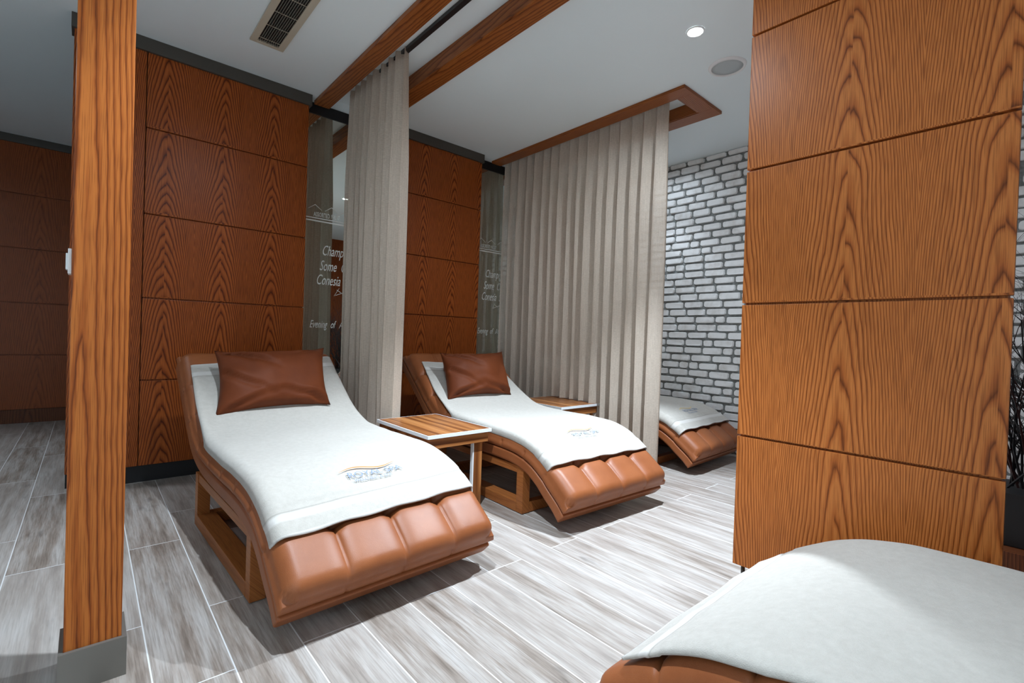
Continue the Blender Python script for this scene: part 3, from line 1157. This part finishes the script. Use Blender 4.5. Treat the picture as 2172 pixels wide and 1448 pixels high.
# ------------------------------------------------------------------ leather pillows
def pillow(loc, rot, w, h, th, tilt, label, seed, shear=0.10):
    bm = bmesh.new()
    n, m = 44, 30
    sides = []
    for sgn in (1, -1):
        g = []
        for i in range(n + 1):
            line = []
            for j in range(m + 1):
                a, b = 2 * i / n - 1, 2 * j / m - 1
                # pointed ears: edges sink inwards between corners
                px = w / 2 * a * (1 - .085 * (1 - b * b) * abs(a) ** 3)
                pz = h / 2 * b * (1 - .17 * (1 - a * a) * abs(b) ** 3)
                t = th / 2 * (max(0, (1 - a * a) * (1 - b * b))) ** .48
                wr = noise.noise(Vector((a * 2.2 + seed, b * 1.8, seed))) * .016
                cr = 0.0
                for sa, sb, k0, dp in ((-1, 1, .75, .050), (-1, -1, .45, .036), (1, -1, .5, .040), (1, 1, .35, .024), (-1, .2, .9, .026)):
                    q = (b - sb) + k0 * (a - sa) * sa * (1 + .25 * a) * (1 if sb > 0 else -1) * -1
                    q += .10 * noise.noise(Vector((a * 3 + seed, b * 2, k0 * 9)))
                    reach = max(0.0, 1 - abs(a - sa) / 1.15)
                    cr -= dp * math.exp(-(q / .09) ** 2) * reach * min(1, (1 - abs(a)) * 9) + 0
                    cr += dp * .5 * math.exp(-((q - .17) / .12) ** 2) * reach
                t = max(0.0, t + (wr + cr) * min(1, t / .04))
                line.append(bm.verts.new(((px + shear * pz) * S, -sgn * (t + .001) * S, pz * S)))
            g.append(line)
        for i in range(n):
            for j in range(m):
                q = (g[i][j], g[i + 1][j], g[i + 1][j + 1], g[i][j + 1])
                bm.faces.new(q if sgn > 0 else tuple(reversed(q)))
        sides.append(g)
    bmesh.ops.remove_doubles(bm, verts=bm.verts, dist=.0035 * S)
    bmesh.ops.recalc_face_normals(bm, faces=bm.faces)
    o = from_bm('leather_pillow', bm, M['leather_dark'], None, smooth=True)
    o.location = Vector(loc) * S
    o.rotation_euler = (tilt[0], tilt[1], rot)
    return tag(o, label, 'pillow')


pillow((0.822, 3.005, 0.708), R(1), 0.61, 0.395, 0.20, (R(-31), R(-2), 0), 'brown leather pillow on the lounger nearest the oak post', 1.3)
pillow((2.29, 3.0, 0.695), R(-2), 0.60, 0.385, 0.20, (R(-28), R(-1), 0), 'brown leather pillow on the lounger beside the wide curtain', 4.2)


# ------------------------------------------------------------------ side tables
def side_table(x0, x1, y0, y1, zt_, label):
    cx, cy = (x0 + x1) / 2, (y0 + y1) / 2
    e = empty('side_table', (cx, cy, 0))
    a, b, c, d = x0 - cx, x1 - cx, y0 - cy, y1 - cy
    ed = .006
    box('tabletop', (a + ed, b - ed, c + ed, d - ed, zt_ - .018, zt_), M['table_wood'], e)
    boxes('edge_band', [(a, b, c, c + ed, zt_ - .019, zt_), (a, b, d - ed, d, zt_ - .019, zt_), (a, a + ed, c + ed, d - ed, zt_ - .019, zt_), (b - ed, b, c + ed, d - ed, zt_ - .019, zt_)], M['white_edge'], e)
    i = .014
    boxes('apron', [(a + i, b - i, c + i, c + i + .018, zt_ - .078, zt_ - .0195), (a + i, b - i, d - i - .018, d - i, zt_ - .078, zt_ - .0195),
                    (a + i, a + i + .018, c + i + .018, d - i - .018, zt_ - .078, zt_ - .0195), (b - i - .018, b - i, c + i + .018, d - i - .018, zt_ - .078, zt_ - .0195)], M['apron_wood'], e, bevel=.001)
    for sx in (0, 1):
        for sy in (0, 1):
            lx0, lx1 = (a + i + .026, a + i + .094) if sx == 0 else (b - i - .094, b - i - .026)
            ly0, ly1 = (c + i + .02, c + i + .042) if sy == 0 else (d - i - .042, d - i - .02)
            l = box('leg', (lx0 + .0085, lx1, ly0, ly1, 0.0, zt_ - .0785), M['table_leg'], e, bevel=.0008)
            bnd = box('leg_edging', (lx0, lx0 + .008, ly0, ly1, 0.0, zt_ - .0785), M['white_edge'], l)
    return tag(e, label, 'side table', 'walnut side tables with white edging')


side_table(1.365, 1.800, 2.195, 2.80, 0.455, 'walnut side table with white edges between the two made-up loungers')
side_table(2.80, 3.29, 2.56, 3.13, 0.455, 'walnut side table with white edges under the hem of the wide curtain')

# ------------------------------------------------------------------ behind the partition: plinth, planter, dry branches
e = box('low_wooden_plinth', (-0.25, 0.25, -0.45, 0.22, 0.0, 0.155), M['plinth_wood'], bevel=.003)
e.location = (3.2 * S, 0.05 * S, 0)
tag(e, 'dark wooden plinth just visible behind the right edge of the partition', 'plinth')
bm = bmesh.new()
bx(bm, -0.17, 0.17, -0.3, 0.16, 0.0, 0.23, bevel=.003)
e = from_bm('black_planter', bm, M['black'])
e.location = (3.2 * S, 0.03 * S, 0.156 * S)
tag(e, 'black box planter standing on the dark plinth', 'planter')


def branches(loc, label):
    r = random.Random(11)
    e = empty('dry_branches', loc)
    for mat, nm, cnt in (('twig', 'red_twigs', 26), ('twig_black', 'black_twigs', 34)):
        bm = bmesh.new()

        def stick(p, d, ln, rad, lev):
            q = p.copy()
            n = 4
            rings = []
            for k in range(n + 1):
                side = d.orthogonal().normalized()
                s2 = d.cross(side)
                rr = rad * (1 - .6 * k / n)
                rings.append([bm.verts.new((q + (side * math.cos(a) + s2 * math.sin(a)) * rr) * S) for a in (0, 2.09, 4.19)])
                if lev < 2 and k and r.random() < .8:
                    dd = (d + Vector((r.uniform(-1, 1), r.uniform(-1, 1), r.uniform(-.5, .8))) * .8).normalized()
                    stick(q.copy(), dd, ln * .55, rr * .75, lev + 1)
                d = (d + Vector((r.uniform(-.25, .25), r.uniform(-.25, .25), r.uniform(-.12, .12)))).normalized()
                q = q + d * ln / n
            for a, b in zip(rings, rings[1:]):
                for k in range(3):
                    bm.faces.new((a[k], a[(k + 1) % 3], b[(k + 1) % 3], b[k]))
        for _ in range(cnt):
            stick(Vector((r.uniform(-.12, .12), r.uniform(-.25, .1), 0.0)), Vector((r.uniform(-.35, .35), r.uniform(-.4, .45), 1)).normalized(), r.uniform(.5, .85), .006, 0)
        from_bm(nm, bm, M[mat], e)
    return tag(e, label, 'dried branches')


branches((3.2, 0.03, 0.395), 'dark red and black dry branches in the black planter')
